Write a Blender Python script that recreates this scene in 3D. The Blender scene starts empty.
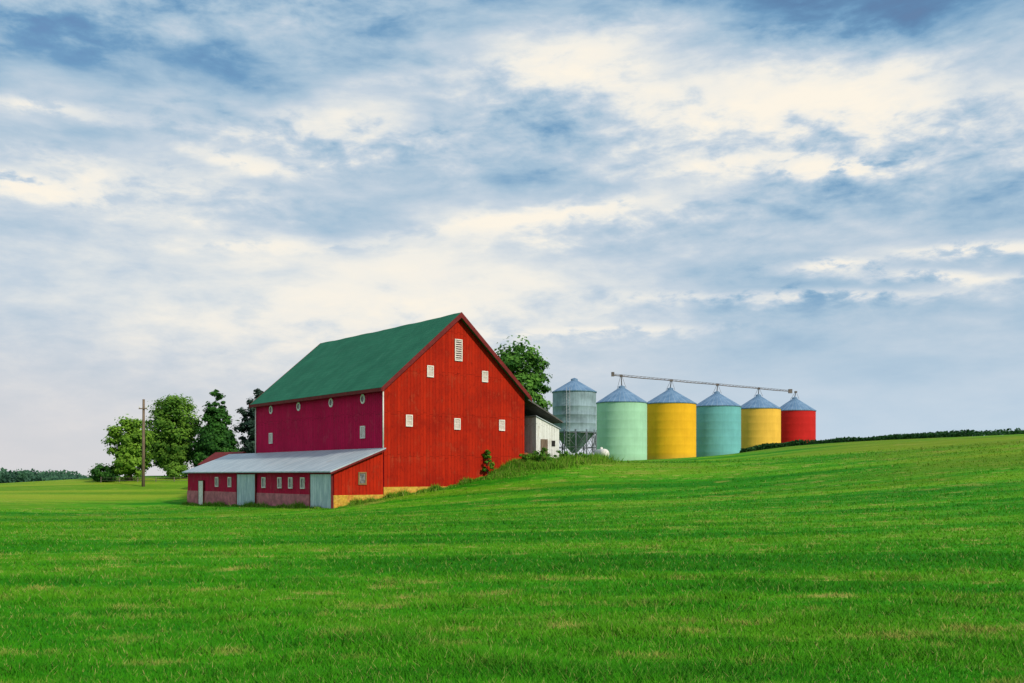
import bpy, math, random
import numpy as np
from mathutils import Vector
random.seed(7); rng=np.random.default_rng(7)
S=bpy.context.scene
S.view_settings.view_transform='Standard'; S.view_settings.look='None'; S.view_settings.exposure=0
COL=S.collection

# ---------------------------------------------------------------- node helper
class NT:
    def __init__(s,tree): s.t=tree; s.n=tree.nodes; s.l=tree.links
    def new(s,typ,**kw):
        nd=s.n.new(typ)
        for k,v in kw.items(): setattr(nd,k,v)
        return nd
    def put(s,sock,v):
        if isinstance(v,bpy.types.NodeSocket): s.l.new(v,sock)
        elif v is not None: sock.default_value=v
    def m(s,op,a,b=None,c=None,clamp=False):
        nd=s.new('ShaderNodeMath',operation=op,use_clamp=clamp)
        s.put(nd.inputs[0],a)
        if b is not None: s.put(nd.inputs[1],b)
        if c is not None: s.put(nd.inputs[2],c)
        return nd.outputs[0]
    def sep(s,v):
        nd=s.new('ShaderNodeSeparateXYZ'); s.put(nd.inputs[0],v); return nd.outputs
    def comb(s,x,y,z):
        nd=s.new('ShaderNodeCombineXYZ'); s.put(nd.inputs[0],x); s.put(nd.inputs[1],y); s.put(nd.inputs[2],z); return nd.outputs[0]
    def noise(s,vec,scale,detail=4,rough=.55,dist=0.0):
        nd=s.new('ShaderNodeTexNoise'); s.put(nd.inputs['Vector'],vec)
        nd.inputs['Scale'].default_value=scale; nd.inputs['Detail'].default_value=detail
        nd.inputs['Roughness'].default_value=rough; nd.inputs['Distortion'].default_value=dist
        return nd.outputs['Fac']
    def smooth(s,v,a,b):
        nd=s.new('ShaderNodeMapRange',interpolation_type='SMOOTHSTEP'); s.put(nd.inputs[0],v)
        nd.inputs[1].default_value=a; nd.inputs[2].default_value=b; return nd.outputs[0]
    def mix(s,f,a,b,mode='MIX'):
        nd=s.new('ShaderNodeMix',data_type='RGBA',blend_type=mode)
        s.put(nd.inputs[0],f)
        for i,v in ((6,a),(7,b)):
            if isinstance(v,(tuple,list)): v=(*v[:3],1)
            s.put(nd.inputs[i],v)
        return nd.outputs[2]
    def ramp(s,f,stops):
        nd=s.new('ShaderNodeValToRGB'); s.put(nd.inputs[0],f)
        e=nd.color_ramp.elements
        while len(e)<len(stops): e.new(.5)
        for el,(p,c) in zip(e,stops): el.position=p; el.color=(*c,1)
        return nd.outputs[0]
    def mapv(s,vec,scale=(1,1,1),rot=(0,0,0)):
        nd=s.new('ShaderNodeMapping'); s.put(nd.inputs[0],vec)
        nd.inputs['Scale'].default_value=scale; nd.inputs['Rotation'].default_value=rot; return nd.outputs[0]

def newmat(name,rough=.7,metal=0.0,spec=.25):
    m=bpy.data.materials.new(name); m.use_nodes=True
    t=NT(m.node_tree); b=m.node_tree.nodes['Principled BSDF']
    b.inputs['Roughness'].default_value=rough; b.inputs['Metallic'].default_value=metal; b.inputs['Specular IOR Level'].default_value=spec
    return m,t,b
def objc(t): return t.new('ShaderNodeTexCoord').outputs['Object']
def bump(t,b,h,dist=.02,strength=.6):
    nd=t.new('ShaderNodeBump'); nd.inputs['Strength'].default_value=strength; nd.inputs['Distance'].default_value=dist
    t.put(nd.inputs['Height'],h); t.l.new(nd.outputs[0],b.inputs['Normal'])

def plain(name,col,var=.25,scale=3,rough=.7,metal=0.0,bumpd=.01,stretch=(1,1,1)):
    m,t,b=newmat(name,rough,metal); o=t.mapv(objc(t),stretch)
    n=t.noise(o,scale,6,.65)
    lo=tuple(c*(1-var) for c in col); hi=tuple(min(1,c*(1+var)) for c in col)
    t.put(b.inputs['Base Color'],t.mix(t.smooth(n,.3,.7),lo,hi)); bump(t,b,n,bumpd,.4)
    return m

def boards(name,col,dark,pitch=.28,fade=(.5,.4,.35),fadeamt=.25):
    m,t,b=newmat(name,.8,0,.08); o=objc(t); x,y,z=t.sep(o)
    s=t.m('DIVIDE',t.m('ADD',x,y),pitch); fl=t.m('FLOOR',s); fr=t.m('FRACT',s)
    wn=t.new('ShaderNodeTexWhiteNoise',noise_dimensions='1D'); t.put(wn.inputs['W'],fl)
    gap=t.m('GREATER_THAN',t.m('ABSOLUTE',t.m('SUBTRACT',fr,.5)),.46)
    st=t.noise(t.comb(t.m('MULTIPLY',t.m('ADD',x,y),5.0),wn.outputs[0],t.m('MULTIPLY',z,.45)),1.2,6,.75)
    big=t.noise(o,.45,5,.65); sp=t.noise(t.comb(t.m('MULTIPLY',t.m('ADD',x,y),2.2),0,z),1.6,7,.8)
    bl=t.noise(o,.9,6,.7)
    c=t.mix(t.m('MULTIPLY',wn.outputs[0],.5),col,dark)
    c=t.mix(t.m('MULTIPLY',t.smooth(st,.45,.72),.8),c,dark)
    c=t.mix(t.m('MULTIPLY',t.smooth(big,.46,.62),.65),c,dark)
    c=t.mix(t.m('MULTIPLY',t.smooth(bl,.52,.66),fadeamt),c,tuple(.6*a+.4*f for a,f in zip(col,fade)))
    c=t.mix(t.m('MULTIPLY',t.smooth(sp,.52,.66),.55),c,tuple(v*.42 for v in dark))
    c=t.mix(t.m('MULTIPLY',t.smooth(t.m('ADD',t.m('MULTIPLY',st,.6),t.m('MULTIPLY',bl,.4)),.53,.64),fadeamt),c,fade)
    jr=t.m('LESS_THAN',t.m('FRACT',t.m('ADD',t.m('DIVIDE',z,3.3),t.m('MULTIPLY',t.m('FLOOR',t.m('MULTIPLY',wn.outputs[0],2.99)),.035))),.012)
    c=t.mix(t.m('MULTIPLY',t.m('MAXIMUM',gap,jr),.5),c,tuple(v*.3 for v in dark))
    t.put(b.inputs['Base Color'],c); bump(t,b,t.m('SUBTRACT',st,t.m('MULTIPLY',gap,1.2)),.02,.7)
    return m

# ---------------------------------------------------------------- mesh helper
class MB:
    def __init__(s): s.v=[]; s.f=[]; s.mi=[]; s.sm=[]
    def add(s,verts,faces,mi=0,smooth=False):
        o=len(s.v); s.v+= [tuple(v) for v in verts]
        for f in faces: s.f.append([i+o for i in f]); s.mi.append(mi); s.sm.append(smooth)
    def box(s,x0,x1,y0,y1,z0,z1,mi=0):
        s.add([(x0,y0,z0),(x1,y0,z0),(x1,y1,z0),(x0,y1,z0),(x0,y0,z1),(x1,y0,z1),(x1,y1,z1),(x0,y1,z1)],
              [(0,3,2,1),(4,5,6,7),(0,1,5,4),(1,2,6,5),(2,3,7,6),(3,0,4,7)],mi)
    def prism_y(s,prof,y0,y1,mi=0):
        n=len(prof); v=[(x,y0,z) for x,z in prof]+[(x,y1,z) for x,z in prof]
        f=[tuple(range(n)),tuple(range(2*n-1,n-1,-1))]+[(i,n+i,n+(i+1)%n,(i+1)%n) for i in range(n)]
        s.add(v,f,mi)
    def tube(s,pts,rad,seg=8,mi=0,smooth=True,cap=True):
        pts=[Vector(p) for p in pts]; vs=[]
        for i,p in enumerate(pts):
            d=(pts[min(i+1,len(pts)-1)]-pts[max(i-1,0)]).normalized()
            a=Vector((0,0,1)).cross(d) if abs(d.z)<.9 else Vector((1,0,0)).cross(d)
            a.normalize(); b=d.cross(a)
            r=rad[i] if isinstance(rad,(list,tuple)) else rad
            for k in range(seg):
                an=2*math.pi*k/seg; vs.append(p+a*math.cos(an)*r+b*math.sin(an)*r)
        f=[]
        for i in range(len(pts)-1):
            for k in range(seg):
                f.append((i*seg+k,i*seg+(k+1)%seg,(i+1)*seg+(k+1)%seg,(i+1)*seg+k))
        if cap: f+=[tuple(reversed(range(seg))),tuple((len(pts)-1)*seg+k for k in range(seg))]
        s.add(vs,f,mi,smooth)
    def lathe(s,prof,seg=48,mi=0,smooth=True,cx=0,cy=0):
        vs=[]
        for r,z in prof:
            for k in range(seg):
                a=2*math.pi*k/seg; vs.append((cx+r*math.cos(a),cy+r*math.sin(a),z))
        f=[]
        for i in range(len(prof)-1):
            for k in range(seg):
                f.append((i*seg+k,i*seg+(k+1)%seg,(i+1)*seg+(k+1)%seg,(i+1)*seg+k))
        s.add(vs,f,mi,smooth)
    def obj(s,name,mats,parent=None,loc=(0,0,0),rotz=0):
        me=bpy.data.meshes.new(name); me.from_pydata(s.v,[],s.f)
        if not isinstance(mats,(list,tuple)): mats=[mats]
        for m in mats: me.materials.append(m)
        me.polygons.foreach_set('material_index',s.mi); me.polygons.foreach_set('use_smooth',s.sm)
        me.update()
        o=bpy.data.objects.new(name,me); COL.objects.link(o); o.location=loc; o.rotation_euler=(0,0,rotz)
        if parent: o.parent=parent
        return o
def empty(name,loc,rotz=0):
    o=bpy.data.objects.new(name,None); o.empty_display_size=.5; COL.objects.link(o); o.location=loc; o.rotation_euler=(0,0,rotz); return o
def tag(o,label,cat,group=None):
    o['label']=label; o['category']=cat
    if group: o['group']=group

def raw_mesh(name,V,attrs,mat,parent=None):
    n,k=V.shape[:2]
    me=bpy.data.meshes.new(name); me.vertices.add(k*n); me.vertices.foreach_set('co',V.ravel())
    me.loops.add(k*n); me.loops.foreach_set('vertex_index',np.arange(k*n,dtype=np.int32))
    me.polygons.add(n); me.polygons.foreach_set('loop_start',np.arange(0,k*n,k,dtype=np.int32)); me.polygons.foreach_set('loop_total',np.full(n,k,dtype=np.int32))
    for nm,arr in attrs.items():
        at=me.attributes.new(nm,'FLOAT','POINT'); at.data.foreach_set('value',arr.ravel().astype(np.float32))
    me.materials.append(mat); me.update(calc_edges=True)
    o=bpy.data.objects.new(name,me); COL.objects.link(o)
    if parent: o.parent=parent
    return o
def leaf_mesh(name,P,N,size,tint,mat,parent=None,aspect=.7):
    n=len(P); up=rng.normal(size=(n,3)); a=np.cross(N,up); a/=np.linalg.norm(a,axis=1)[:,None]+1e-9; b=np.cross(N,a)
    sz=size[:,None]; V=np.empty((n,4,3)); 
    V[:,0]=P-a*sz; V[:,1]=P-b*sz*aspect; V[:,2]=P+a*sz; V[:,3]=P+b*sz*aspect
    return raw_mesh(name,V,{'tint':np.repeat(tint,4)},mat,parent)
def blades(name,gx,gy,gzv,h,w,lean,mat):
    N=len(gx); a=rng.uniform(0,2*np.pi,N); le=rng.normal(size=(N,2))*lean*h[:,None]
    V=np.empty((N,3,3))
    V[:,0]=np.c_[gx-np.cos(a)*w,gy-np.sin(a)*w,gzv-.02]; V[:,1]=np.c_[gx+np.cos(a)*w,gy+np.sin(a)*w,gzv-.02]
    V[:,2]=np.c_[gx+le[:,0],gy+le[:,1],gzv+h]
    return raw_mesh(name,V,{'tint':np.repeat(rng.random(N),3),'tip':np.tile([0,0,1.],(N,1))},mat)
def leafmat(name,dark,light,tr_=.3):
    m,t,b=newmat(name,.65,0,.15); a=t.new('ShaderNodeAttribute',attribute_name='tint')
    c=t.mix(a.outputs['Fac'],dark,light)
    t.put(b.inputs['Base Color'],c)
    tr=t.new('ShaderNodeBsdfTranslucent'); t.put(tr.inputs[0],c)
    ms=t.new('ShaderNodeMixShader'); ms.inputs[0].default_value=tr_
    t.l.new(b.outputs[0],ms.inputs[1]); t.l.new(tr.outputs[0],ms.inputs[2])
    t.l.new(ms.outputs[0],m.node_tree.nodes['Material Output'].inputs[0])
    return m

# ---------------------------------------------------------------- terrain (eye height is z=0)
CP=np.array([(0,0,-1.7),(-10,3,-1.7),(10,3,-1.7),(0,-20,-1.7),(-30,-10,-1.8),(30,-10,-1.6),
(0,20,-1.85),(-12,20,-1.95),(12,20,-1.75),(0,45,-2.05),(-25,45,-2.35),(24,45,-1.0),
(-13,69.3,-2.45),(-9.7,72,-1.75),(-4.3,76.5,-.8),(1.05,81,.9),(5,85,1.2),(-31,91,-2.75),(-22,80,-2.6),
(5,66,-1.2),(9,100,1.3),(8.2,125,1.6),(15.6,136,1.9),(24.3,144,2.3),(33,152,2.6),(41.7,160,2.8),(50.4,168,3.1),
(13,70,-.6),(21,70,.1),(28.6,70,.8),(37.7,70,1.6),(54,100,4.3),(59,110,4.7),(70,130,5.2),(30,100,2.4),(39,130,4.0),
(28,130,2.6),(21.6,100,1.5),(33.8,130,3.4),(49,120,4.5),(41,100,3.4),(90,100,6),(90,160,6),(60,200,4),(120,60,6),
(-50,130,-.1),(-45,108,-1.5),(-60,112,-1.4),(-70,70,-2.6),(-70,135,-1.2),(-60,200,-3),(-20,140,-.5),(-20,180,-1),(10,200,1.5),
(-120,120,-3),(-120,200,-3.5),(-15,110,-.3),(-27.7,94,-2.4)],float)
def U(r2): return np.where(r2>1e-9,r2*np.log(r2+1e-12),0)
nc=len(CP); K=U(((CP[:,None,:2]-CP[None,:,:2])**2).sum(-1)); Pm=np.c_[np.ones(nc),CP[:,:2]]
A=np.zeros((nc+3,nc+3)); A[:nc,:nc]=K+np.eye(nc)*2.0; A[:nc,nc:]=Pm; A[nc:,:nc]=Pm.T
W=np.linalg.solve(A,np.r_[CP[:,2],0,0,0])
def gz(x,y):
    x=np.atleast_1d(np.asarray(x,float)); y=np.atleast_1d(np.asarray(y,float)); sh=x.shape; x=x.ravel(); y=y.ravel(); out=np.empty(len(x))
    for i in range(0,len(x),40000):
        X=x[i:i+40000]; Y=y[i:i+40000]
        k=U((X[:,None]-CP[None,:,0])**2+(Y[:,None]-CP[None,:,1])**2)
        z=k@W[:nc]+W[nc]+W[nc+1]*X+W[nc+2]*Y
        far=-1.7-.012*np.maximum(Y-100,0)
        r=np.hypot(X,Y-80); tt=np.clip((r-115)/130,0,1); tt=tt*tt*(3-2*tt)
        out[i:i+40000]=z*(1-tt)+far*tt
    return out.reshape(sh)
def g1(x,y): return float(gz(x,y)[0])

def grass_color(t,pos):
    x,y,z=t.sep(pos)
    rows=t.noise(t.mapv(pos,(.04,.28,0),(0,0,.05)),1.0,4,.6,.4)
    fine=t.noise(pos,1.3,6,.7)
    big=t.noise(pos,.035,4,.55)
    med=t.noise(t.mapv(pos,(.5,1.0,0)),.35,4,.6)
    c=t.mix(t.smooth(fine,.3,.7),(.022,.23,.004),(.055,.34,.006))
    c=t.mix(t.m('MULTIPLY',t.smooth(med,.5,.68),.4),c,(.014,.17,.005))
    c=t.mix(t.m('MULTIPLY',t.smooth(rows,.47,.60),.65),c,(.14,.38,.012))
    c=t.mix(t.m('MULTIPLY',t.smooth(rows,.49,.36),.6),c,(.011,.15,.004))
    hay=t.noise(t.mapv(pos,(.7,1.9,0),(0,0,.04)),1.0,4,.6)
    hayr=t.m('MULTIPLY',t.smooth(hay,.55,.64),t.smooth(rows,.40,.54))
    hayr=t.m('MULTIPLY',hayr,t.smooth(fine,.36,.56))
    c=t.mix(t.m('MULTIPLY',hayr,.85),c,(.52,.43,.11))
    sw=t.noise(t.mapv(pos,(.02,.16,0),(0,0,-.12)),1.0,3,.5,.3)
    c=t.mix(t.m('MULTIPLY',t.m('MULTIPLY',t.smooth(sw,.5,.6),t.smooth(y,28,60)),.45),c,(.19,.33,.012))
    c=t.mix(t.m('MULTIPLY',t.m('MULTIPLY',t.smooth(sw,.5,.40),t.smooth(y,28,60)),.45),c,(.02,.17,.005))
    up=t.m('MULTIPLY',t.smooth(big,.46,.62),t.smooth(t.m('ADD',y,x),55,115))
    c=t.mix(t.m('MULTIPLY',up,.55),c,(.24,.26,.02))
    pt=t.noise(t.mapv(pos,(.22,.35,0)),1.0,5,.65)
    c=t.mix(t.m('MULTIPLY',t.m('MULTIPLY',t.smooth(pt,.57,.66),t.smooth(y,30,60)),.5),c,(.42,.34,.08))
    dx=t.m('DIVIDE',t.m('ADD',x,56),30); dy=t.m('DIVIDE',t.m('SUBTRACT',y,108),20)
    e=t.m('ADD',t.m('MULTIPLY',dx,dx),t.m('MULTIPLY',dy,dy))
    e=t.m('ADD',e,t.m('MULTIPLY',t.m('SUBTRACT',fine,.5),1.2))
    c=t.mix(t.m('MULTIPLY',t.smooth(e,1.2,.5),t.m('ADD',.35,t.m('MULTIPLY',t.smooth(sw,.4,.6),.45))),c,(.31,.38,.03))
    return c,fine

def axis(lo,hi,step,far,n=22):
    core=np.arange(lo,hi+.01,step); g=np.geomspace(1,far,n)
    return np.r_[(lo-g)[::-1]-step,core,hi+g+step]
xs=axis(-150,150,1.5,4000); ys=axis(-30,260,1.5,4000)
XX,YY=np.meshgrid(xs,ys); ZZ=gz(XX,YY)
nx,ny=len(xs),len(ys); idx=np.arange(nx*ny).reshape(ny,nx)
F=np.stack([idx[:-1,:-1],idx[:-1,1:],idx[1:,1:],idx[1:,:-1]],-1).reshape(-1,4)
me=bpy.data.meshes.new('ground'); me.vertices.add(nx*ny); me.vertices.foreach_set('co',np.stack([XX,YY,ZZ],-1).ravel())
me.loops.add(F.size); me.loops.foreach_set('vertex_index',F.ravel().astype(np.int32)); me.polygons.add(len(F))
me.polygons.foreach_set('loop_start',np.arange(0,F.size,4,dtype=np.int32)); me.polygons.foreach_set('loop_total',np.full(len(F),4,dtype=np.int32))
me.polygons.foreach_set('use_smooth',np.ones(len(F),bool)); me.update(calc_edges=True)
ground=bpy.data.objects.new('ground',me); COL.objects.link(ground); ground['kind']='structure'
m,t,b=newmat('mown_grass_ground',.9,0,.05)
pos=t.new('ShaderNodeNewGeometry').outputs['Position']; c,fine=grass_color(t,pos)
nf=t.noise(pos,9,5,.7); t.put(b.inputs['Base Color'],t.mix(t.smooth(nf,.3,.6),t.mix(.4,c,(0,0.04,0)),c))
bump(t,b,t.m('ADD',nf,t.m('MULTIPLY',fine,2)),.08,.6)
me.materials.append(m)

def upn(t,amt=1.1):
    g=t.new('ShaderNodeNewGeometry').outputs['Normal']
    a=t.new('ShaderNodeVectorMath',operation='ADD'); t.l.new(g,a.inputs[0]); a.inputs[1].default_value=(0,0,amt)
    n_=t.new('ShaderNodeVectorMath',operation='NORMALIZE'); t.l.new(a.outputs[0],n_.inputs[0]); return n_.outputs[0]
def blade_mat(name,tall=False):
    m,t,b=newmat(name,.7,0,.08)
    pos=t.new('ShaderNodeNewGeometry').outputs['Position']; c,_=grass_color(t,pos)
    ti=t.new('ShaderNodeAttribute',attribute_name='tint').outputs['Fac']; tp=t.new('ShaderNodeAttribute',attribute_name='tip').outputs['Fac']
    if tall: c=t.mix(.7,c,t.mix(ti,(.06,.20,.012),(.20,.34,.03)))
    c=t.mix(t.m('MULTIPLY',ti,.45),c,t.mix(.5,c,(.18,.50,.01)))
    c=t.mix(t.m('MULTIPLY',t.smooth(ti,.90,1),.8),c,(.52,.46,.15))
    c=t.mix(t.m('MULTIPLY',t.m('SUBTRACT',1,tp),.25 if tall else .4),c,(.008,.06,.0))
    t.put(b.inputs['Base Color'],c); nn=upn(t); t.l.new(nn,b.inputs['Normal'])
    tr=t.new('ShaderNodeBsdfTranslucent'); t.put(tr.inputs[0],c); ms=t.new('ShaderNodeMixShader'); ms.inputs[0].default_value=.2
    t.l.new(b.outputs[0],ms.inputs[1]); t.l.new(tr.outputs[0],ms.inputs[2]); t.l.new(ms.outputs[0],m.node_tree.nodes['Material Output'].inputs[0])
    return m
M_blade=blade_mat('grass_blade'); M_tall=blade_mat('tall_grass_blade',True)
N=480000
u=rng.random(N); p=-.45; r0,r1=4.5,95.
r=(r0**p+u*(r1**p-r0**p))**(1/p)
az=rng.uniform(-math.radians(36),math.radians(36),N)
gx=r*np.sin(az); gy=r*np.cos(az)
ca,sa=.768,.640; bx,by=-9.7,72.
lx=(gx-bx)*ca+(gy-by)*sa; ly=-(gx-bx)*sa+(gy-by)*ca
keep=~((lx>-4.5)&(lx<14)&(ly>-.05)&(ly<28.4)); gx,gy,r=gx[keep],gy[keep],r[keep]; N=len(gx)
patch=np.sin(gx*.9+2*np.sin(gy*.31))*np.sin(gy*1.7+gx*.12)
tuft=np.clip(np.sin(gx*3.1+1.5*np.sin(gy*1.9))*np.sin(gy*2.7+1.3*np.sin(gx*1.3)),0,1)**2
tuft2=np.clip(np.sin(gx*1.13+2.5*np.sin(gy*.77)+.6)*np.sin(gy*.91+2.1*np.sin(gx*.53)),0,1)**3
h=(.028+.038*rng.random(N)+.013*patch+.04*tuft+.05*tuft2)*(1+r/140); w=.0042*(1+r/9.)
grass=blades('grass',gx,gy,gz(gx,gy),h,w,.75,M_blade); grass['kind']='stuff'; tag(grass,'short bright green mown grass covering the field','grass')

# ---------------------------------------------------------------- materials
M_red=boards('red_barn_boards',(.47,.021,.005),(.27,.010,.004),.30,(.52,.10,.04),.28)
M_crim=boards('shade_tinted_barn_boards',(.56,.007,.070),(.40,.005,.050),.30,(.55,.10,.15),.22)  # magenta cast of the shaded long side is put into this colour
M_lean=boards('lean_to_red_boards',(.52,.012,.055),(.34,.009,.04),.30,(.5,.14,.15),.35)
M_white=plain('weathered_white_paint',(.72,.68,.63),.15,4,.6)
M_whiteb=boards('greyish_white_boards',(.80,.79,.77),(.60,.58,.55),.2,(.40,.33,.25),.45)
M_pane=plain('dusty_window_glass',(.16,.15,.16),.5,5,.15)
M_curtain=plain('boarded_window_pane',(.56,.46,.42),.2,6,.5)
M_dark=plain('painted_opening_shade',(.02,.018,.017),.3,2,.9)  # near-black colour paints the shade inside openings
M_stone,t,b=newmat('tan_stone_foundation',.9)
o=objc(t); vo=t.new('ShaderNodeTexVoronoi'); t.put(vo.inputs['Vector'],t.mapv(o,(1.6,1.6,3))); vo.inputs['Scale'].default_value=1.3
n=t.noise(o,5,5,.6); c=t.mix(t.smooth(n,.3,.7),(.42,.22,.03),(.66,.38,.06)); hs=t.mix(.2,c,vo.outputs['Color'],'SOFT_LIGHT')
t.put(b.inputs['Base Color'],hs); bump(t,b,vo.outputs['Distance'],.04)
M_conc=plain('faded_pink_base',(.46,.15,.17),.3,1.6,.9)
M_trim=plain('dark_red_trim',(.16,.012,.012),.25,3,.7)
M_steel=plain('galvanised_steel',(.42,.45,.48),.22,1.2,.45,.2)
M_wood=plain('weathered_wood',(.17,.12,.085),.35,3,.9,0,.02,(4,4,.4))
M_bark=plain('tree_bark',(.09,.065,.045),.35,4,.95,0,.03,(2,2,.5))
M_groof,t,b=newmat('green_roof_shingles',.85,0,.08); o=objc(t); x,y,z=t.sep(o)
rz=t.m('FRACT',t.m('DIVIDE',z,.26)); n=t.noise(t.mapv(o,(1,1,1)),.5,6,.6); st=t.noise(t.mapv(o,(.5,3.0,.5)),1.0,6,.7)
fl=t.m('FLOOR',t.m('DIVIDE',z,.26)); wn=t.new('ShaderNodeTexWhiteNoise',noise_dimensions='2D')
t.put(wn.inputs['Vector'],t.comb(fl,t.m('FLOOR',t.m('DIVIDE',y,.6)),0))
c=t.mix(t.smooth(n,.3,.7),(.024,.135,.080),(.032,.17,.10)); c=t.mix(t.m('MULTIPLY',wn.outputs[0],.25),c,(.01,.10,.06))
c=t.mix(t.m('MULTIPLY',t.smooth(st,.5,.8),.3),c,(.10,.25,.17)); c=t.mix(t.m('MULTIPLY',t.m('LESS_THAN',rz,.12),.25),c,(.005,.05,.03))
t.put(b.inputs['Base Color'],c); bump(t,b,rz,.02)
M_mroof,t,b=newmat('pale_metal_roof',.5,.1); o=objc(t); x,y,z=t.sep(o)
fr=t.m('FRACT',t.m('DIVIDE',y,.75)); seam=t.m('LESS_THAN',fr,.09)
st=t.noise(t.mapv(o,(.5,2.2,.5)),1.0,6,.7)
c=t.mix(t.smooth(st,.35,.7),(.34,.41,.46),(.52,.58,.62)); c=t.mix(t.m('MULTIPLY',t.smooth(st,.60,.72),.55),c,(.30,.22,.17))
c=t.mix(t.m('MULTIPLY',seam,.45),c,(.2,.23,.26)); t.put(b.inputs['Base Color'],c); bump(t,b,seam,.04)
M_droof=plain('dark_grey_metal_roof',(.10,.09,.09),.35,1.5,.6,.1)
M_mdoor,t,b=newmat('grey_blue_metal_door',.5,.1); o=objc(t); x,y,z=t.sep(o)
sn=t.m('SINE',t.m('MULTIPLY',y,24)); st=t.noise(t.mapv(o,(1,3,.6)),1.2,5,.7)
c=t.mix(t.smooth(st,.35,.7),(.34,.44,.50),(.62,.70,.74)); c=t.mix(t.m('MULTIPLY',t.smooth(sn,.3,1),.35),c,(.2,.3,.35)); t.put(b.inputs['Base Color'],c); bump(t,b,sn,.02)

# ---------------------------------------------------------------- barn
ROT=math.atan2(.640,.768); BX,BY=-9.70,72.0; Wd,L=14.0,22.4
barn=empty('barn',(BX,BY,-1.75),ROT)
tag(barn,'large red wooden bank barn with green gable roof','barn')
OZ=1.75
def child(mb,name,mats,par=barn):
    for i,v in enumerate(mb.v): mb.v[i]=(v[0],v[1],v[2]+OZ)
    return mb.obj(name,mats,par)
eave,apex=6.8,12.8; FT=-.93
mb=MB(); mb.add([(0,0,FT),(Wd,0,FT),(Wd,0,eave),(Wd/2,0,apex),(0,0,eave),(0,L,FT),(Wd,L,FT),(Wd,L,eave),(Wd/2,L,apex),(0,L,eave)],
 [(0,1,2,3,4),(9,8,7,6,5),(1,6,7,2)],0)
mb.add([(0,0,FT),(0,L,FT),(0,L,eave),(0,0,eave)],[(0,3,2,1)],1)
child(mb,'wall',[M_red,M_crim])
mb=MB(); mb.box(-.06,Wd+.06,-.06,L+.06,-4.2,FT+.02); child(mb,'foundation',M_stone)
ov=.45; sl=(apex-eave)/(Wd/2); th=.16
def zr(x): return apex-abs(x-Wd/2)*sl
mb=MB()
xl=-ov; xr=Wd+ov; yc=[-.42+(L+.84)*i/24 for i in range(25)]
sag=[.05*math.sin(i*1.3)*math.sin(i*.47+1)-.07*math.sin(math.pi*i/24) for i in range(25)]
prof=[(xl,zr(xl)+.03),(Wd/2,apex+.03),(xr,zr(xr)+.03),(xr,zr(xr)+.03+th),(Wd/2,apex+.03+th*1.3),(xl,zr(xl)+.03+th)]
vs=[];fs=[]
for i,yy in enumerate(yc):
    for j,(px_,pz_) in enumerate(prof): vs.append((px_,yy,pz_+(sag[i]*.6 if j in(4,) else 0)))
for i in range(24):
    for j in range(6): fs.append((i*6+j,(i+1)*6+j,(i+1)*6+(j+1)%6,i*6+(j+1)%6))
fs+= [tuple(range(6)),tuple(24*6+k for k in reversed(range(6)))]
mb.add(vs,fs); child(mb,'roof',M_groof)
for y0,y1 in ((-.47,-.425),(L+.425,L+.47)):
    mb=MB(); mb.add([(px_,yy,pz_) for yy in (y0,y1) for px_,pz_ in ((xl,zr(xl)-.18),(Wd/2,apex-.18),(xr,zr(xr)-.18),(xr,zr(xr)+.05+th),(Wd/2,apex+.05+th*1.3),(xl,zr(xl)+.05+th))],
      [(0,1,4,5),(1,2,3,4),(11,10,7,6),(10,9,8,7)]+[(i,6+i,6+(i+1)%6,(i+1)%6) for i in range(6)])
    child(mb,'rake_trim',M_trim)
mb=MB(); mb.box(xl-.05,xl-.003,-.42,L+.42,zr(xl)-.10,zr(xl)+.16); child(mb,'eave_fascia',M_trim)
for yy in (-.03,L-.1):
    mb=MB(); mb.tube([(-.09,yy,1.9),(-.09,yy,6.6)],.055,8); child(mb,'downspout',M_white)
def win_y(u,z,w,h,pane,louver=False,par=barn,y=0.,name='window',f=.08):
    fr=MB()
    fr.box(u-w/2-f,u-w/2,y-.07,y-.01,z-h/2-f,z+h/2+f); fr.box(u+w/2,u+w/2+f,y-.07,y-.01,z-h/2-f,z+h/2+f)
    fr.box(u-w/2,u+w/2,y-.072,y-.01,z+h/2,z+h/2+f); fr.box(u-w/2-.0,u+w/2+.0,y-.10,y-.01,z-h/2-f,z-h/2)
    pn=MB(); 
    if louver:
        pn.box(u-w/2,u+w/2,y-.02,y-.005,z-h/2,z+h/2,1); k=int(h/.17)
        for i in range(k):
            zz=z-h/2+(i+.2)*h/k; pn.add([(u-w/2,y-.065,zz),(u+w/2,y-.065,zz),(u+w/2,y-.022,zz+h/k*.6),(u-w/2,y-.022,zz+h/k*.6)],[(0,1,2,3)],0)
        p=child(pn,name,[M_curtain,M_dark],par)
    else:
        pn.box(u-w/2,u+w/2,y-.03,y-.005,z-h/2,z+h/2); fr.box(u-w/2,u+w/2,y-.05,y-.031,z-.02,z+.02)
        p=child(pn,name,pane,par)
    q=fr.obj('frame',M_white); q.parent=p
    for v in q.data.vertices: v.co.z+=OZ
    return p
for u,z in ((2.26,4.2),(6.87,4.1),(11.5,4.15),(4.24,8.15),(9.7,8.1)): win_y(u,z,.46,.76,M_curtain)
p=win_y(7.0,10.05,.58,1.6,None,True); p['label']='tall white louvred window below the gable peak'
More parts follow.
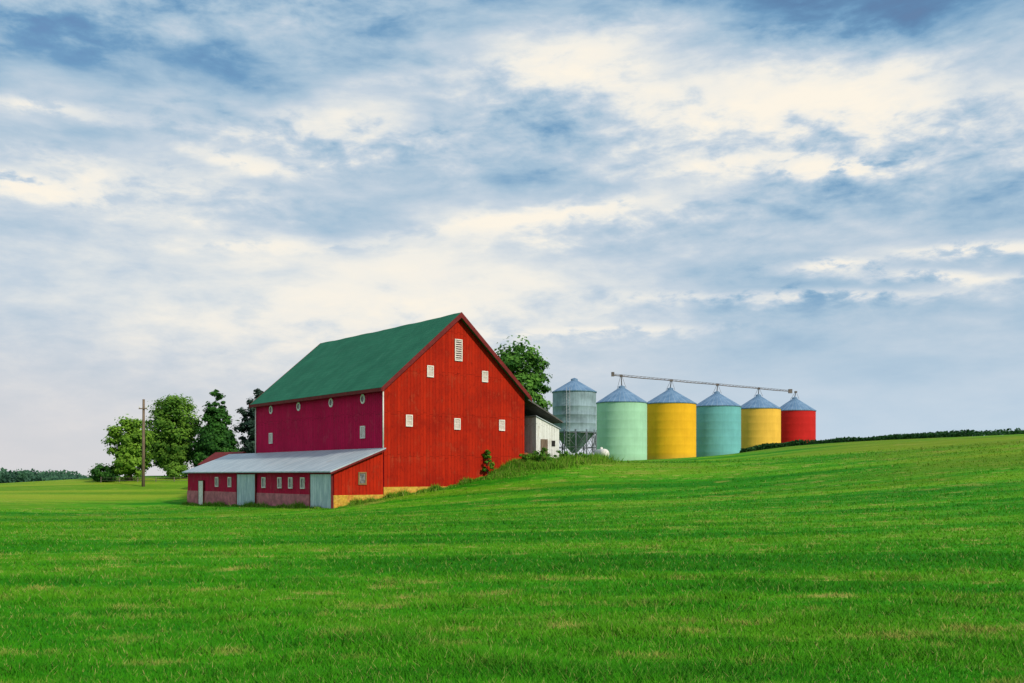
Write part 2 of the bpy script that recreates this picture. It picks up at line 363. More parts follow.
def vent(v,z):
    mb=MB(); seg=20; r=.33
    mb.add([(-.02,v+r*.55*math.cos(a),z+r*.6*math.sin(a)) for a in [2*math.pi*k/seg for k in range(seg)]],[tuple(range(seg))],0)
    p=child(mb,'round_vent',M_pane)
    fr=MB(); ri=[];ro=[]
    for k in range(seg):
        a=2*math.pi*k/seg; ri.append((-.06,v+r*.62*math.cos(a),z+r*.7*math.sin(a))); ro.append((-.06,v+r*math.cos(a),z+r*1.15*math.sin(a)))
    back=[(-.004,y,zz) for _,y,zz in ro]
    fr.add(ri+ro+back,[(k,(k+1)%seg,seg+(k+1)%seg,seg+k) for k in range(seg)]+[(seg+k,seg+(k+1)%seg,2*seg+(k+1)%seg,2*seg+k) for k in range(seg)])
    child(fr,'frame',M_white,p)
for v in (3.06,8.1,13.8,19.2): vent(v,5.95)
def win_x(x,v,z,w,h,par,mats,name='window'):
    mb=MB(); f=.09
    mb.box(x-.03,x-.005,v-w/2,v+w/2,z-h/2,z+h/2,0)
    mb.box(x-.08,x-.008,v-w/2-f,v-w/2,z-h/2-f,z+h/2+f,1); mb.box(x-.08,x-.008,v+w/2,v+w/2+f,z-h/2-f,z+h/2+f,1)
    mb.box(x-.079,x-.008,v-w/2,v+w/2,z+h/2,z+h/2+f,1); mb.box(x-.11,x-.008,v-w/2,v+w/2,z-h/2-f,z-h/2,1)
    mb.box(x-.05,x-.031,v-.025,v+.025,z-h/2,z+h/2,1)
    return child(mb,name,mats,par)
for v in (3.06,19.2): win_x(0,v,3.35,.5,.8,barn,[M_curtain,M_white])
mb=MB(); mb.box(-.06,-.004,9.0,13.3,6.45,6.57); child(mb,'door_track',M_trim)
LW,LL=4.27,28.2; zt,zb=1.97,.36
mb=MB()
mb.prism_y([(-LW,-1.5),(-.065,-1.5),(-.065,zt-.05),(-LW,zb-.05)],.02,LL,0); mb.mi[0]=1
lean=child(mb,'lean_to',[M_lean,M_red]); lean['label']='low red lean-to with pale metal roof along the barn'
mb=MB(); mb.box(-LW-.05,-.07,-.03,LL+.05,-4.3,-1.48,0); mb.mi[2]=1; child(mb,'foundation',[M_conc,M_stone],lean)
mb=MB(); s2=(zt-zb)/LW
mb.prism_y([(-LW-.45,zb-.45*s2),(-.012,zt),(-.012,zt+.09),(-LW-.45,zb-.45*s2+.09)],-.3,LL+.3); child(mb,'roof',M_mroof,lean)
mb=MB(); mb.prism_y([(-LW-.45,zb-.45*s2-.14),(-.07,zt-.14),(-.07,zt-.005),(-LW-.45,zb-.45*s2-.005)],-.34,-.303); child(mb,'fascia',M_trim,lean)
def xdoor(v0,v1,z0,z1,mat,frame=M_trim):
    mb=MB(); x=-LW
    mb.box(x-.14,x-.06,v0,v1,z0,z1,0)
    mb.box(x-.17,x-.06,v0-.08,v0-.003,z0,z1+.08,1); mb.box(x-.17,x-.06,v1+.003,v1+.08,z0,z1+.08,1); mb.box(x-.17,x-.06,v0-.003,v1+.003,z1+.003,z1+.08,1)
    return child(mb,'door',[mat,frame],lean)
xdoor(.15,3.35,-2.5,.05,M_mdoor); xdoor(13.0,16.6,-2.75,.05,M_mdoor); xdoor(24.1,25.2,-2.75,-.55,M_white)
for v in (21.2,18.4,11.6,8.7,6.8,4.8): win_x(-LW,v,-.62,.5,.7,lean,[M_pane,M_white])
mb=MB(); u,z,w,h=-1.9,-.25,.5,.75
mb.box(u-w/2,u+w/2,-.02,.01,z-h/2,z+h/2,0)
for a in ((u-w/2-.1,u-w/2,z-h/2-.1,z+h/2+.1),(u+w/2,u+w/2+.1,z-h/2-.1,z+h/2+.1),(u-w/2,u+w/2,z+h/2,z+h/2+.1),(u-w/2,u+w/2,z-h/2-.1,z-h/2)): mb.box(a[0],a[1],-.06,.01,a[2],a[3],1)
child(mb,'window',[M_pane,plain('brown_window_frame',(.25,.15,.06),.2)],lean)
# wing on the uphill side
mb=MB(); ww=4.7; z0=eave-.3; z1=4.6
mb.prism_y([(Wd+.46,z0),(Wd+ww,z1),(Wd+ww,z1+.13),(Wd+.46,z0+.13)],.2,16)
child(mb,'side_wing_roof',M_droof)
mb=MB(); mb.prism_y([(Wd+.02,.2),(Wd+ww-.3,.2),(Wd+ww-.3,z1-.02),(Wd+.02,z0-.05)],4.6,15.8); mb.mi[0]=1; child(mb,'side_wing_wall',[M_wood,M_dark])  # front face coloured near-black for the shaded interior of the open wing
for u_,v,zz in ((Wd+ww-.2,4.2,z1+.03),):
    mb=MB(); mb.box(u_-.08,u_+.08,v,v+.16,.2,zz); child(mb,'post',M_wood)
def b2w(u,v): return BX+u*ca-v*sa, BY+u*sa+v*ca
shx,shy=b2w(17.0,2.35); shz=g1(shx,shy)
sh=empty('white_shed',(shx,shy,shz),ROT); tag(sh,'weathered whitish shed tucked under sloping barn side roof','shed')
mb=MB(); w=1.35; mb.prism_y([(-w,-.6),(w,-.6),(w,2.95),(-w,3.9)],-2.0,1.9); mb.obj('wall',M_whiteb,sh)
mb=MB(); mb.prism_y([(-w-.1,3.96),(w+.12,2.92),(w+.12,3.0),(-w-.1,4.04)],-2.1,2.0); mb.obj('roof',M_steel,sh)
mb=MB(); mb.box(-.85,-.05,-2.05,-2.003,0,2.0); mb.obj('door',M_wood,sh)
mb=MB(); mb.box(.45,.85,-2.04,-2.003,1.4,1.9); mb.obj('window',M_dark,sh)
dx_,dy_=b2w(15.1,1.2); dz=g1(dx_,dy_); e=empty('steel_drum',(dx_,dy_,dz)); tag(e,'rusty steel drum standing beside the white shed','drum')
mb=MB(); mb.lathe([(.01,-.1),(.3,-.1),(.3,.3),(.32,.32),(.3,.34),(.3,.6),(.32,.62),(.3,.64),(.3,.92),(.27,.92),(.27,.88),(.01,.88)],20); mb.obj('body',plain('rusty_drum',(.22,.09,.04),.4,5,.8),e)
rx,ry=-30.6,104.; rz_=g1(rx,ry)
rs=empty('red_shed',(rx,ry,rz_),ROT+.2); tag(rs,'small low red outbuilding peeking out behind the barn','shed')
mb=MB(); mb.prism_y([(-2.0,-.5),(2.0,-.5),(2.0,2.9),(0,4.1),(-2.0,2.9)],-2,3.0); mb.obj('wall',M_red,rs)
mb=MB(); mb.prism_y([(-2.25,2.76),(0,4.12),(2.25,2.76),(2.25,2.88),(0,4.24),(-2.25,2.88)],-2.2,3.2); mb.obj('roof',M_trim,rs)
mb=MB(); mb.box(-.6,.6,-2.06,-2.003,0,2.0); mb.obj('door',M_trim,rs)

# ---------------------------------------------------------------- grain bins
def binmat(name,col,var=.10):
    m,t,b=newmat(name,.75,0.,.08); o=objc(t); x,y,z=t.sep(o); an=t.m('ARCTAN2',y,x)
    vs=t.m('LESS_THAN',t.m('FRACT',t.m('MULTIPLY',an,16/(2*math.pi))),.06)
    hz_=t.m('LESS_THAN',t.m('FRACT',t.m('DIVIDE',z,1.2)),.06)
    st=t.noise(t.comb(t.m('MULTIPLY',an,6),0,t.m('MULTIPLY',z,.3)),1.5,6,.65)
    bg=t.noise(o,.45,4,.6)
    lo=tuple(c*(1-1.3*var) for c in col); hi=tuple(min(.9,c*(1+var)) for c in col)
    c=t.mix(t.smooth(t.m('ADD',t.m('MULTIPLY',st,.35),t.m('MULTIPLY',bg,.65)),.33,.66),lo,hi); c=t.mix(t.m('MULTIPLY',t.m('MAXIMUM',vs,t.m('MULTIPLY',hz_,.7)),.10),c,tuple(v*.5 for v in col))
    c=t.mix(t.m('MULTIPLY',t.smooth(z,1.4,0),.25),c,(.2,.17,.12))
    t.put(b.inputs['Base Color'],c); return m
M_teal=binmat('mint_bin_paint',(.36,.62,.43),.07); M_teal2=binmat('turquoise_bin_paint',(.16,.44,.45),.07)
M_yel=binmat('golden_bin_paint',(.86,.45,.02),.07); M_yel2=binmat('soft_yellow_bin_paint',(.84,.48,.07),.07); M_rbin=binmat('red_bin_paint',(.55,.02,.018),.07)
M_gbin=binmat('galvanised_bin_steel',(.24,.32,.37),.3)
M_broof,t,b=newmat('blue_grey_bin_roof',.5,.05,.2); o=objc(t); x,y,z=t.sep(o); an=t.m('ARCTAN2',y,x)
rib=t.m('LESS_THAN',t.m('FRACT',t.m('MULTIPLY',an,28/(2*math.pi))),.16); n=t.noise(o,1,5,.6)
c=t.mix(t.smooth(n,.3,.7),(.09,.18,.31),(.17,.28,.43)); c=t.mix(t.m('MULTIPLY',rib,.3),c,(.4,.5,.6)); t.put(b.inputs['Base Color'],c); bump(t,b,rib,.04)
def bin_roof(par,R,ze,rise,mat=M_broof):
    mb=MB(); mb.lathe([(R+.10,ze-.10),(R+.12,ze+.02),(.45,ze+rise)],56,0,False)
    mb.obj('roof',mat,par)
    mb=MB(); mb.lathe([(.46,ze+rise-.08),(.46,ze+rise+.22),(.05,ze+rise+.38)],20); mb.obj('roof_cap',mat,par)
def ladder(par,x,y,z0,z1,ang):
    mb=MB(); tx,ty=-math.sin(ang),math.cos(ang)
    for s_ in (-.22,.22): mb.tube([(x+tx*s_,y+ty*s_,z0),(x+tx*s_,y+ty*s_,z1)],.03,5)
    for i in range(int((z1-z0)/.4)): 
        zz=z0+.2+i*.4; mb.tube([(x-tx*.22,y-ty*.22,zz),(x+tx*.22,y+ty*.22,zz)],.02,4)
    mb.obj('ladder',M_steel,par)
bins=[(15.7,136,M_teal,'pale mint'),(24.0,144,M_yel,'golden yellow'),(32.8,152,M_teal2,'turquoise'),(41.5,160,M_yel2,'soft yellow'),(50.0,168,M_rbin,'bright red')]
eavz=[10.3,10.75,10.9,11.1,11.3]; Rs=[3.6,3.85,3.75,3.65,3.55]
for (x,y,mt,cn),ez,R in zip(bins,eavz,Rs):
    zb_=min(g1(x,y),g1(x-3.5,y),g1(x,y-3.5)); H=ez-zb_
    e=empty('grain_bin',(x,y,zb_)); tag(e,f'{cn} round grain bin with blue conical metal roof','grain bin','grain bins in a row under a conveyor')
    mb=MB(); pr=[(R+.006,-.8)]; k=int(H/1.2)
    for i in range(k+1):
        z=i*1.2
        if z+1.2<H: pr+=[(R+.006,z),(R,z+.05),(R,z+1.15)]
        else: pr+=[(R+.006,z),(R,z+.05)]
    pr.append((R,H)); mb.lathe(pr,72,0,True); mb.obj('wall',mt,e)
    bin_roof(e,R,H,2.15)
x,y=8.2,125.; zb_=g1(x,y); e=empty('hopper_bin',(x,y,zb_)); tag(e,'galvanised steel hopper bin raised on lattice legs','grain bin')
R=2.85; zc=5.6-zb_; ze=10.9-zb_
mb=MB(); pr=[(.35,1.3),(R,zc)]; z=zc
while z+1.1<ze: pr+=[(R+.03,z+.02),(R,z+.08),(R,z+1.08)]; z+=1.1
pr.append((R,ze)); mb.lathe(pr,56); mb.obj('wall',M_gbin,e); bin_roof(e,R,ze,1.5)
nleg=12; M_leg=plain('dark_steel_legs',(.13,.15,.17),.3,2,.6,.2)
for i in range(nleg):
    a=2*math.pi*i/nleg; mb=MB(); mb.tube([((R+.02)*math.cos(a),(R+.02)*math.sin(a),-.5),((R+.02)*math.cos(a),(R+.02)*math.sin(a),zc+.3)],.09,6); mb.obj('leg',M_leg,e)
mb=MB()
for i in range(nleg):
    a=2*math.pi*i/nleg; b_=2*math.pi*(i+1)/nleg; P=lambda an,z:((R+.02)*math.cos(an),(R+.02)*math.sin(an),z)
    for z0,z1 in ((.1,zc/2),(zc/2,zc-.1)):
        mb.tube([P(a,z0),P(b_,z1)],.035,4); mb.tube([P(b_,z0),P(a,z1)],.035,4)
    mb.tube([P(a,zc/2),P(b_,zc/2)],.05,4); mb.tube([P(a,zc-.1),P(b_,zc-.1)],.09,4)
mb.obj('brace',M_leg,e); ladder(e,(R+.2)*math.cos(-1.9),(R+.2)*math.sin(-1.9),1,ze+.4,-1.9)
# conveyor
cv=empty('grain_conveyor',(15.6,136,12.9)); tag(cv,'long overhead steel grain conveyor spanning the bin roofs','conveyor')
A0=Vector((-1.3,-1.2,1.25)); A1=Vector((33.2,30.6,1.75)); mb=MB(); M_conv=plain('dull_brown_steel',(.15,.12,.11),.35,.8,.7,.0)
dv=(A1-A0); side=Vector((-dv.y,dv.x,0)).normalized()*.12
n_=50
for s_ in (-1,1):
    mb.tube([A0+side*s_+Vector((0,0,.2)),A1+side*s_+Vector((0,0,.2))],.015,5)
for i in range(n_):
    a=A0+dv*i/n_; b_=A0+dv*(i+1)/n_
    for s_ in (-1,1): mb.tube([a,b_+side*s_+Vector((0,0,.2))],.012,4)
mb.obj('truss',M_conv,cv)
mb=MB(); npt=21; mb.tube([A0.lerp(A1,i/(npt-1))+Vector((0,0,-.05*math.sin(math.pi*4*i/(npt-1))**2)) for i in range(npt)],.065,8); mb.obj('tube',M_conv,cv)
for i,((x,y,*_),ez) in enumerate(zip(bins,eavz)):
    mb=MB(); px,py=x-15.6,y-136; tt=(Vector((px,py,0))-A0).dot(dv)/dv.dot(dv); q=A0+dv*tt
    mb.tube([(q.x,q.y,q.z),(px,py,ez+2.5-12.9)],.07,8)
    mb.box(q.x-.2,q.x+.2,q.y-.2,q.y+.2,q.z-.14,q.z+.14)
    for s_ in (-1,1): mb.tube([q+side*s_,Vector((px,py,ez+2.1-12.9))+side*s_*7],.025,5)
    mb.obj('spout',M_conv,cv)
mb=MB(); mb.box(A0.x-.2,A0.x+.2,A0.y-.2,A0.y+.2,A0.z-.15,A0.z+.45); mb.obj('drive_housing',M_conv,cv)
mb=MB(); mb.box(A1.x-.3,A1.x+.3,A1.y-.25,A1.y+.25,A1.z-.3,A1.z+.4); mb.obj('drive_housing',M_conv,cv)
# propane tank
x,y=11.2,119.; zb_=g1(x,y); e=empty('propane_tank',(x,y,zb_),.15); tag(e,'white propane tank standing on grass beside grain bins','tank')
mb=MB(); pts=[];rad=[]
for a in np.linspace(-math.pi/2,math.pi/2,12): pts.append((0,-1.4+.65*math.sin(a) if a<0 else 1.4+.65*math.sin(a),.95)); rad.append(max(.02,.65*math.cos(a)))
mb.tube(pts,rad,20); mb.obj('body',M_white,e)
for yy in (-1.0,1.0): mb=MB(); mb.box(-.4,.4,yy-.1,yy+.1,-.2,.5); mb.obj('leg',M_steel,e)
mb=MB(); mb.lathe([(.18,1.5),(.18,1.78),(.02,1.85)],12); mb.obj('valve_dome',M_white,e)

# ---------------------------------------------------------------- trees
LM_lite=leafmat('light_green_foliage',(.045,.14,.012),(.28,.48,.05),.4)
LM_mid=leafmat('green_foliage',(.035,.12,.012),(.23,.42,.05),.4)
LM_back=leafmat('tall_tree_foliage',(.025,.10,.016),(.17,.38,.055),.38)
LM_dark=leafmat('dark_foliage',(.014,.04,.030),(.06,.11,.07))
LM_con=leafmat('deep_green_foliage',(.010,.055,.010),(.06,.19,.025))
LM_weed=leafmat('weed_foliage',(.03,.13,.008),(.14,.34,.025))
def make_tree(name,x,y,H,cw,cb,mat,label,nclump=60,leaves=110,ls=.22,shape='round',trunk_r=.3,cat='tree'):
    zb=g1(x,y)
    e=empty(name,(x,y,zb)); tag(e,label,cat)
    hc=(H-cb)/2; cz=cb+hc; cen=[]
    for i in range(nclump):
        while True:
            v=rng.uniform(-1,1,3)
            if shape=='cone':
                tz=(v[2]+1)/2; rr=(1-tz)**.72*(.85+.15*min(1,tz*5)); 
                if math.hypot(v[0],v[1])<=rr: break
            else:
                n_=(math.hypot(v[0],v[1])**2.3+abs(v[2])**(2.1 if v[2]>0 else 3.0))**(1/2.3)
                if .3<n_<1: break
        cen.append(((v[0])*cw/2*.88,(v[1])*cw/2*.88,cz+v[2]*hc*.92))
    cen=np.array(cen)
    if shape!='cone':
        wob=1+.16*np.sin(np.arctan2(cen[:,1],cen[:,0])*3+x)+.10*np.sin(cen[:,2]*1.7+y); cen[:,:2]*=wob[:,None]
    P=[];T=[];Nn=[]
    base=cw*(.105 if shape!='cone' else .085)
    for c in cen:
        rc=base*rng.uniform(.5,1.5)
        if shape=='cone': rc*=max(.35,1-.7*(c[2]/H)**2)
        k=int(leaves*rng.uniform(.6,1.3))
        d=rng.normal(size=(k,3)); d/=np.linalg.norm(d,axis=1)[:,None]; rr=rc*rng.random(k)**.5*(1+.25*rng.normal(size=k)**2*.5)
        pts=c+d*rr[:,None]*np.array([1.2,1.2,.8]); P.append(pts)
        out=pts-np.array([0,0,cz-hc*.3]); out/=np.linalg.norm(out,axis=1)[:,None]
        nn=out*.7+d*.8+rng.normal(size=(k,3))*.4+np.array([0,0,.3]); Nn.append(nn/np.linalg.norm(nn,axis=1)[:,None])
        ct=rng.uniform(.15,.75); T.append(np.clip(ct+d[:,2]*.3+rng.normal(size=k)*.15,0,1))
    P=np.concatenate(P);Nn=np.concatenate(Nn);T=np.concatenate(T)
    P[:,2]=np.maximum(P[:,2],.1)
    leaf_mesh('crown',P,Nn,ls*rng.uniform(.6,1.4,len(P)),T,mat,e)
    mb=MB(); top=cb+(H-cb)*.7
    zs=np.linspace(-.4,top,7); pts=[(math.sin(z_*.7+x)*.12*z_/3,math.cos(z_*.5)*.1*z_/3,z_) for z_ in zs]
    mb.tube(pts,[trunk_r*(1.25 if i==0 else 1-.13*i) for i in range(7)],8)
    for c in cen[::max(1,len(cen)//14)]:
        s0=min(top*.9,max(cb*.6,c[2]*.55)); f=s0/top
        st_=Vector((0,0,s0)); en=Vector(c); mid=st_.lerp(en,.5)+Vector((0,0,.15*(en-st_).length))
        mb.tube([st_,mid,en],[trunk_r*(1-.8*f)*.6,trunk_r*.25,.03],5)
    mb.obj('trunk',M_bark,e); return e
make_tree('broadleaf_tree',-47.4,118,8.0,5.6,.1,LM_lite,'rounded light green leafy tree beside utility pole',140,110,.18)
make_tree('broadleaf_tree',-45.6,128,11.1,7.4,.3,LM_mid,'tall green leafy tree with open uneven crown',210,110,.18)
make_tree('conical_tree',-39.2,126,12.8,7.2,-.3,LM_con,'dense deep green pointed conical tree behind the barn',430,115,.18,'cone')
make_tree('broadleaf_tree',-34.3,129,12.6,5.2,0,LM_dark,'narrow dark bluish green tree behind the barn',180,115,.2)
make_tree('broadleaf_tree',.7,113,15.4,8.0,3.5,LM_back,'tall green tree rising behind the barn roof',150,90,.21)
make_tree('shrub',-50.2,117,2.1,3.6,-.1,LM_con,'low rounded green shrub under trees',34,120,.14,cat='shrub',trunk_r=.06)
make_tree('shrub',-42.8,122,2.0,4.4,-.1,LM_mid,'bushy undergrowth below the tree row',34,110,.14,cat='shrub',trunk_r=.06)
make_tree('shrub',-36.5,122,2.6,5.0,-.1,LM_dark,'dark shrub filling the gap between trees',40,110,.15,cat='shrub',trunk_r=.06)
make_tree('shrub',-66,155,3.0,4.2,-.1,LM_con,'bushy green shrub in the meadow',26,110,.2,cat='shrub',trunk_r=.08)
make_tree('shrub',-2.0,77.9,2.3,1.2,-.1,LM_weed,'tall weedy shrub against the barn wall',16,90,.07,cat='shrub',trunk_r=.03)
for (x,y,h_,w_) in ((1.0,79.4,1.3,1.8),(2.6,80.6,1.4,2.0),(4.6,82.3,1.1,1.8),(6.3,84,.9,2.2),(8.4,95,.8,2.5)):
    make_tree('weed_clump',x,y,h_,w_,.0,LM_weed,'clump of tall green weeds near the barn',14,80,.065,cat='weeds',trunk_r=.02)
k=9000; s_=rng.random(k)
lx_=np.where(s_<.35,-4.27-np.abs(rng.normal(size=k))*.25-.2,rng.uniform(-4,14,k)); ly_=np.where(s_<.35,rng.uniform(0,28,k),-np.abs(rng.normal(size=k))*.3-.1)
hh=(rng.random(k)*.38+.08)*np.clip(.7+.5*np.sin(lx_*1.9+ly_*.8)+.3*np.sin(lx_*4.3-ly_*2.1),.25,1.4)
k2=36000; u2=rng.beta(2,2,k2)*16+8.5; v2=-np.abs(rng.normal(size=k2))*1.7+.4+np.maximum(u2-15,0)*rng.random(k2)*.9
dens=np.sin(u2*1.7+v2)*.3+np.sin(u2*.6-v2*1.3)*.25+.65
lx_=np.r_[lx_,u2]; ly_=np.r_[ly_,v2]; hh=np.r_[hh,(rng.random(k2)*.7+.2)*np.clip(dens,.25,1.3)*np.clip((u2-8)/5,.3,1)]
wx_,wy_=BX+lx_*ca-ly_*sa,BY+lx_*sa+ly_*ca
k3=14000; t3=rng.random(k3)**1.3; x3=4+t3*7+rng.normal(size=k3)*1.0; y3=88+t3*34+rng.normal(size=k3)*2.5
wx_=np.r_[wx_,x3]; wy_=np.r_[wy_,y3]; hh=np.r_[hh,(.2+rng.random(k3)*.5)*np.clip(.7+.4*np.sin(x3*1.9+y3*.7),.3,1.1)*(1-.6*t3)]
o=blades('tall_grass',wx_,wy_,gz(wx_,wy_),hh,np.full(len(hh),.035),.4,M_tall); o['kind']='stuff'; tag(o,'rough tall grass along the barn foundation and bank','grass')
# crop on the hill crest
k=26000; s_=rng.random(k); fx=np.interp(s_,[0,.35,.7,1],[31,40,55,100]); fy=np.interp(s_,[0,.35,.7,1],[129,131,113,92]); d=rng.random(k)**1.3*14
X=fx+d*.35; Y=fy+d*.94; Zc=gz(X,Y)+rng.random(k)*(.6+.12*np.sin(X*1.3)+.1*np.sin(X*.37)); Nn=rng.normal(size=(k,3)); Nn[:,2]+=.8; Nn/=np.linalg.norm(Nn,axis=1)[:,None]
LM_crop=leafmat('crop_foliage',(.012,.05,.014),(.035,.12,.03))
o=leaf_mesh('crop_field',np.c_[X,Y,Zc],Nn,.16*rng.uniform(.6,1.4,k),rng.random(k),LM_crop); o['kind']='stuff'; tag(o,'dark green row crop growing along the hill crest','crop')
# distant woods
k=60000; X=rng.uniform(-420,-185,k); Y=rng.uniform(455,520,k)
top=6.6+2.8*np.sin(X*.13)+2.0*np.sin(X*.31+1)+1.5*np.sin(X*.71)+1.0*np.sin(X*1.6)+rng.normal(size=k)*.35; top*=np.clip((-200-X)/45,.35,1)
fz=rng.random(k)**.8; Zc=gz(X,Y)+fz*top; Nn=rng.normal(size=(k,3)); Nn[:,1]-=.5; Nn[:,2]+=.6; Nn/=np.linalg.norm(Nn,axis=1)[:,None]
LM_far=leafmat('haze_tinted_foliage',(.03,.085,.06),(.075,.18,.10))  # bluish distance haze is mixed into the leaf colours
o=leaf_mesh('distant_woods',np.c_[X,Y,Zc],Nn,.8*rng.uniform(.6,1.4,k),np.clip(fz*.5+.3*np.sin(X*.5)+.2,0,1),LM_far); o['kind']='stuff'; tag(o,'distant hazy line of woods across the valley','woods')

# utility pole
x,y=-42.7,110.; zb_=g1(x,y); e=empty('utility_pole',(x,y,zb_)); tag(e,'weathered wooden utility pole standing in the meadow','utility pole')
mb=MB(); mb.tube([(0,0,-.5),(0.03,0,5),(.05,0,10.1)],[.19,.165,.13],10); mb.obj('post',M_wood,e)
mb=MB(); mb.box(-.45,.5,-.2,-.14,8.95,9.07); mb.obj('crossarm',M_wood,e)
for xx in (-.38,.43): mb=MB(); mb.lathe([(.02,9.072),(.06,9.1),(.045,9.2),(.06,9.24),(.01,9.3)],8,cx=xx,cy=-.17); mb.obj('insulator',M_white,e)
e=empty('wire_fence',(-50.0,115.5,g1(-48,115.5)-.05),0.12); tag(e,'low thin post and wire fence below the trees','fence')
M_fence=plain('grey_fence_wood',(.16,.14,.10),.3,3,.9)
mb=MB()
for zz in (.3,.6): mb.tube([(0,0,zz),(13,0,zz)],.02,4)
mb.obj('wire',M_fence,e)
for i in range(7): mb=MB(); mb.tube([(i*2.15,.05,-.8),(i*2.15+.02,.05,.72)],.05,6); mb.obj('post',M_fence,e)

# ---------------------------------------------------------------- world
w=bpy.data.worlds.new('World'); S.world=w; w.use_nodes=True; t=NT(w.node_tree); t.n.clear()
SAZ,SEL=math.radians(132),math.radians(34)
sky=t.new('ShaderNodeTexSky',sky_type='NISHITA'); sky.sun_disc=False; sky.sun_elevation=SEL; sky.sun_rotation=SAZ; sky.air_density=1.0; sky.dust_density=.6; sky.ozone_density=2
bg1=t.new('ShaderNodeBackground'); bg1.inputs[1].default_value=.12; t.l.new(sky.outputs[0],bg1.inputs[0])
d=t.new('ShaderNodeTexCoord').outputs['Generated']; x,y,z=t.sep(d)
az=t.m('MULTIPLY',t.m('ARCTAN2',x,y),180/math.pi); el=t.m('MULTIPLY',t.m('ARCSINE',z),180/math.pi)
zz=t.m('ADD',t.m('MAXIMUM',z,0.0),.18); q=t.comb(t.m('DIVIDE',x,zz),t.m('DIVIDE',y,zz),0)
n1=t.noise(t.mapv(q,(1.0,1.0,1),(0,0,.55)),1.3,7,.52,.3)
ae=t.comb(t.m('MULTIPLY',az,.1),t.m('MULTIPLY',el,.1),0)
n2=t.noise(t.mapv(ae,(.85,2.8,1),(0,0,-.18)),1.35,9,.56,.2)
n3=t.noise(t.mapv(ae,(1.0,2.3,1),(0,0,-.25)),3.7,8,.60,.2)
wx=t.m('MULTIPLY',t.m('SUBTRACT',n1,.5),16); wy=t.m('MULTIPLY',t.m('SUBTRACT',n3,.5),6)
def blobsum(blobs,azw,elw):
    acc=None
    for a0,e0,sa_,se_,ro,am in blobs:
        dx=t.m('SUBTRACT',azw,a0); dy=t.m('SUBTRACT',t.m('SUBTRACT',elw,e0),t.m('MULTIPLY',dx,ro))
        dx=t.m('DIVIDE',dx,sa_); dy=t.m('DIVIDE',dy,se_)
        g=t.m('MULTIPLY',t.m('EXPONENT',t.m('MULTIPLY',t.m('ADD',t.m('MULTIPLY',dx,dx),t.m('MULTIPLY',dy,dy)),-.5)),am)
        acc=g if acc is None else t.m('ADD',acc,g)
    return acc
acc=blobsum([(3,24.0,6,1.3,.08,.30),(12,21.5,7,1.4,-.12,.30),(22,19.8,8,1.4,-.05,.32),(-9,20,4,1.0,.05,.20),(-17,20.2,4,1.0,0,.18),(-20,16.8,5,1.0,-.1,.20),
(-4,11.0,8,2.6,0,.34),(-17,9,12,3.2,0,.20),(5,15.2,6,.7,.12,.20),
(-24,21.8,6,2,0,-.28),(-19,25,9,1.5,0,-.10),(19,25.5,10,1.5,-.1,-.42),(-10,17.6,6,1.2,0,-.08),(25,14.8,9,1.8,0,-.10),(15,8.5,9,2.0,0,-.08),(10,13,6,1.2,0,-.05)],t.m('ADD',az,wx),t.m('ADD',el,wy))
sx=t.m('ADD',az,t.m('MULTIPLY',t.m('SUBTRACT',n2,.5),6)); sy=t.m('ADD',el,t.m('MULTIPLY',t.m('SUBTRACT',n3,.5),1.6))
wisp=blobsum([(17,10.2,5.5,.26,-.04,1),(18.5,11.9,2.2,.24,.02,1),(24,10.9,3.5,.25,-.10,.9),(27.5,12.0,3.5,.28,-.06,1),(19,17.0,2.6,.35,-.03,1),(-27.5,15.4,3,.4,-.10,.9),(6,8.6,5,.22,0,.6),(1,15.2,5,.3,.14,.8),(13,17.8,4,.35,.03,.5),(-14,13.2,4,.3,.05,.4),(-26,19.2,3,.3,0,.6),(-15,17.6,3,.35,-.1,.6)],sx,sy)
amp=t.m('ADD',.32,t.m('MULTIPLY',t.smooth(el,3,18),.60))
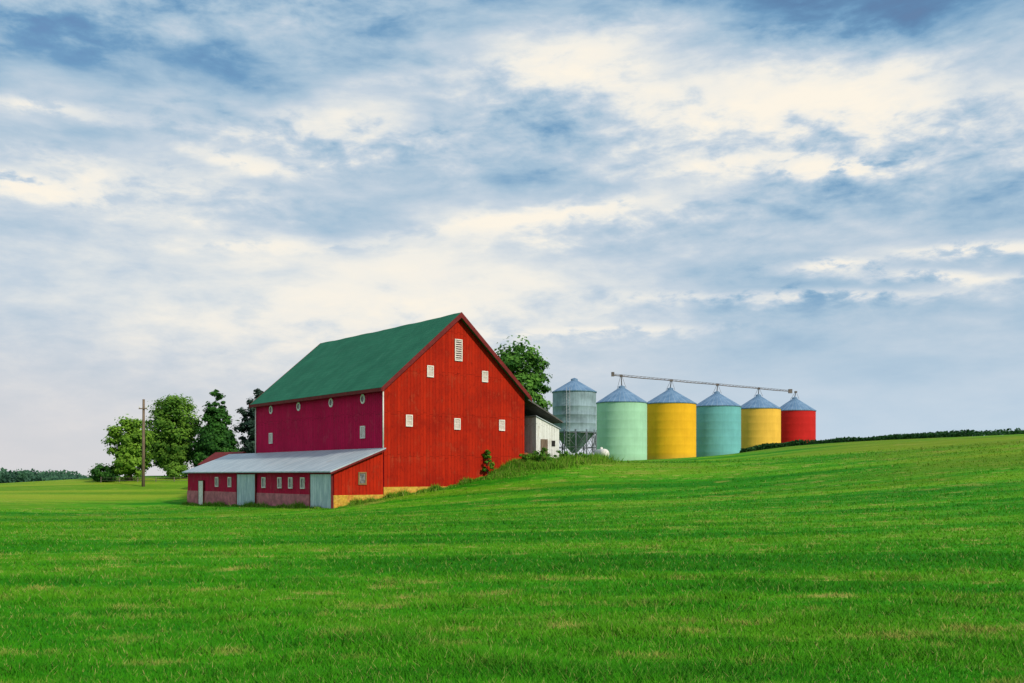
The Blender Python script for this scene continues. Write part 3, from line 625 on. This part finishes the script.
T=t.m('ADD',t.m('MULTIPLY',t.m('SUBTRACT',n1,.5),.62),t.m('MULTIPLY',t.m('SUBTRACT',n2,.5),1.1))
T=t.m('MULTIPLY',t.m('ADD',T,t.m('MULTIPLY',t.m('SUBTRACT',n3,.5),.60)),amp)
T=t.m('ADD',T,t.m('ADD',acc,.485))
T=t.m('ADD',T,t.m('MULTIPLY',t.m('MULTIPLY',wisp,t.smooth(n3,.34,.52)),.42))
cc=t.ramp(T,[(0,(.06,.21,.42)),(.20,(.17,.35,.55)),(.40,(.38,.53,.67)),(.58,(.56,.65,.74)),(.70,(.72,.76,.78)),(.82,(.88,.86,.80)),(1,(.98,.91,.79))])
hz=t.mix(t.smooth(az,-32,-2),(.76,.70,.68),(.80,.76,.73)); hz=t.mix(t.smooth(az,-4,20),hz,(.58,.69,.80))
cc=t.mix(t.m('MULTIPLY',t.smooth(el,11,0),.72),cc,hz)
bg2=t.new('ShaderNodeBackground'); t.l.new(cc,bg2.inputs[0]); bg2.inputs[1].default_value=1
cov=t.m('MAXIMUM',t.smooth(T,-.1,.30),t.smooth(el,12,3))
ms=t.new('ShaderNodeMixShader'); t.l.new(cov,ms.inputs[0]); t.l.new(bg1.outputs[0],ms.inputs[1]); t.l.new(bg2.outputs[0],ms.inputs[2])
out=t.new('ShaderNodeOutputWorld'); t.l.new(ms.outputs[0],out.inputs[0])

sl_=bpy.data.lights.new('sun','SUN'); sl_.energy=3.3; sl_.angle=math.radians(3); sl_.color=(1,.92,.76)
so=bpy.data.objects.new('sun',sl_); COL.objects.link(so)
sd=Vector((math.sin(SAZ)*math.cos(SEL),math.cos(SAZ)*math.cos(SEL),math.sin(SEL))); so.rotation_euler=(-sd).to_track_quat('-Z','Y').to_euler(); so.location=(40,-40,60)

cam=bpy.data.cameras.new('camera'); cam.sensor_width=36; cam.lens=36*950/1024; cam.shift_y=133.5/1024; cam.clip_end=20000; cam.clip_start=.1
co=bpy.data.objects.new('camera',cam); COL.objects.link(co); co.location=(0,0,0); co.rotation_euler=(math.radians(90),0,0); S.camera=co
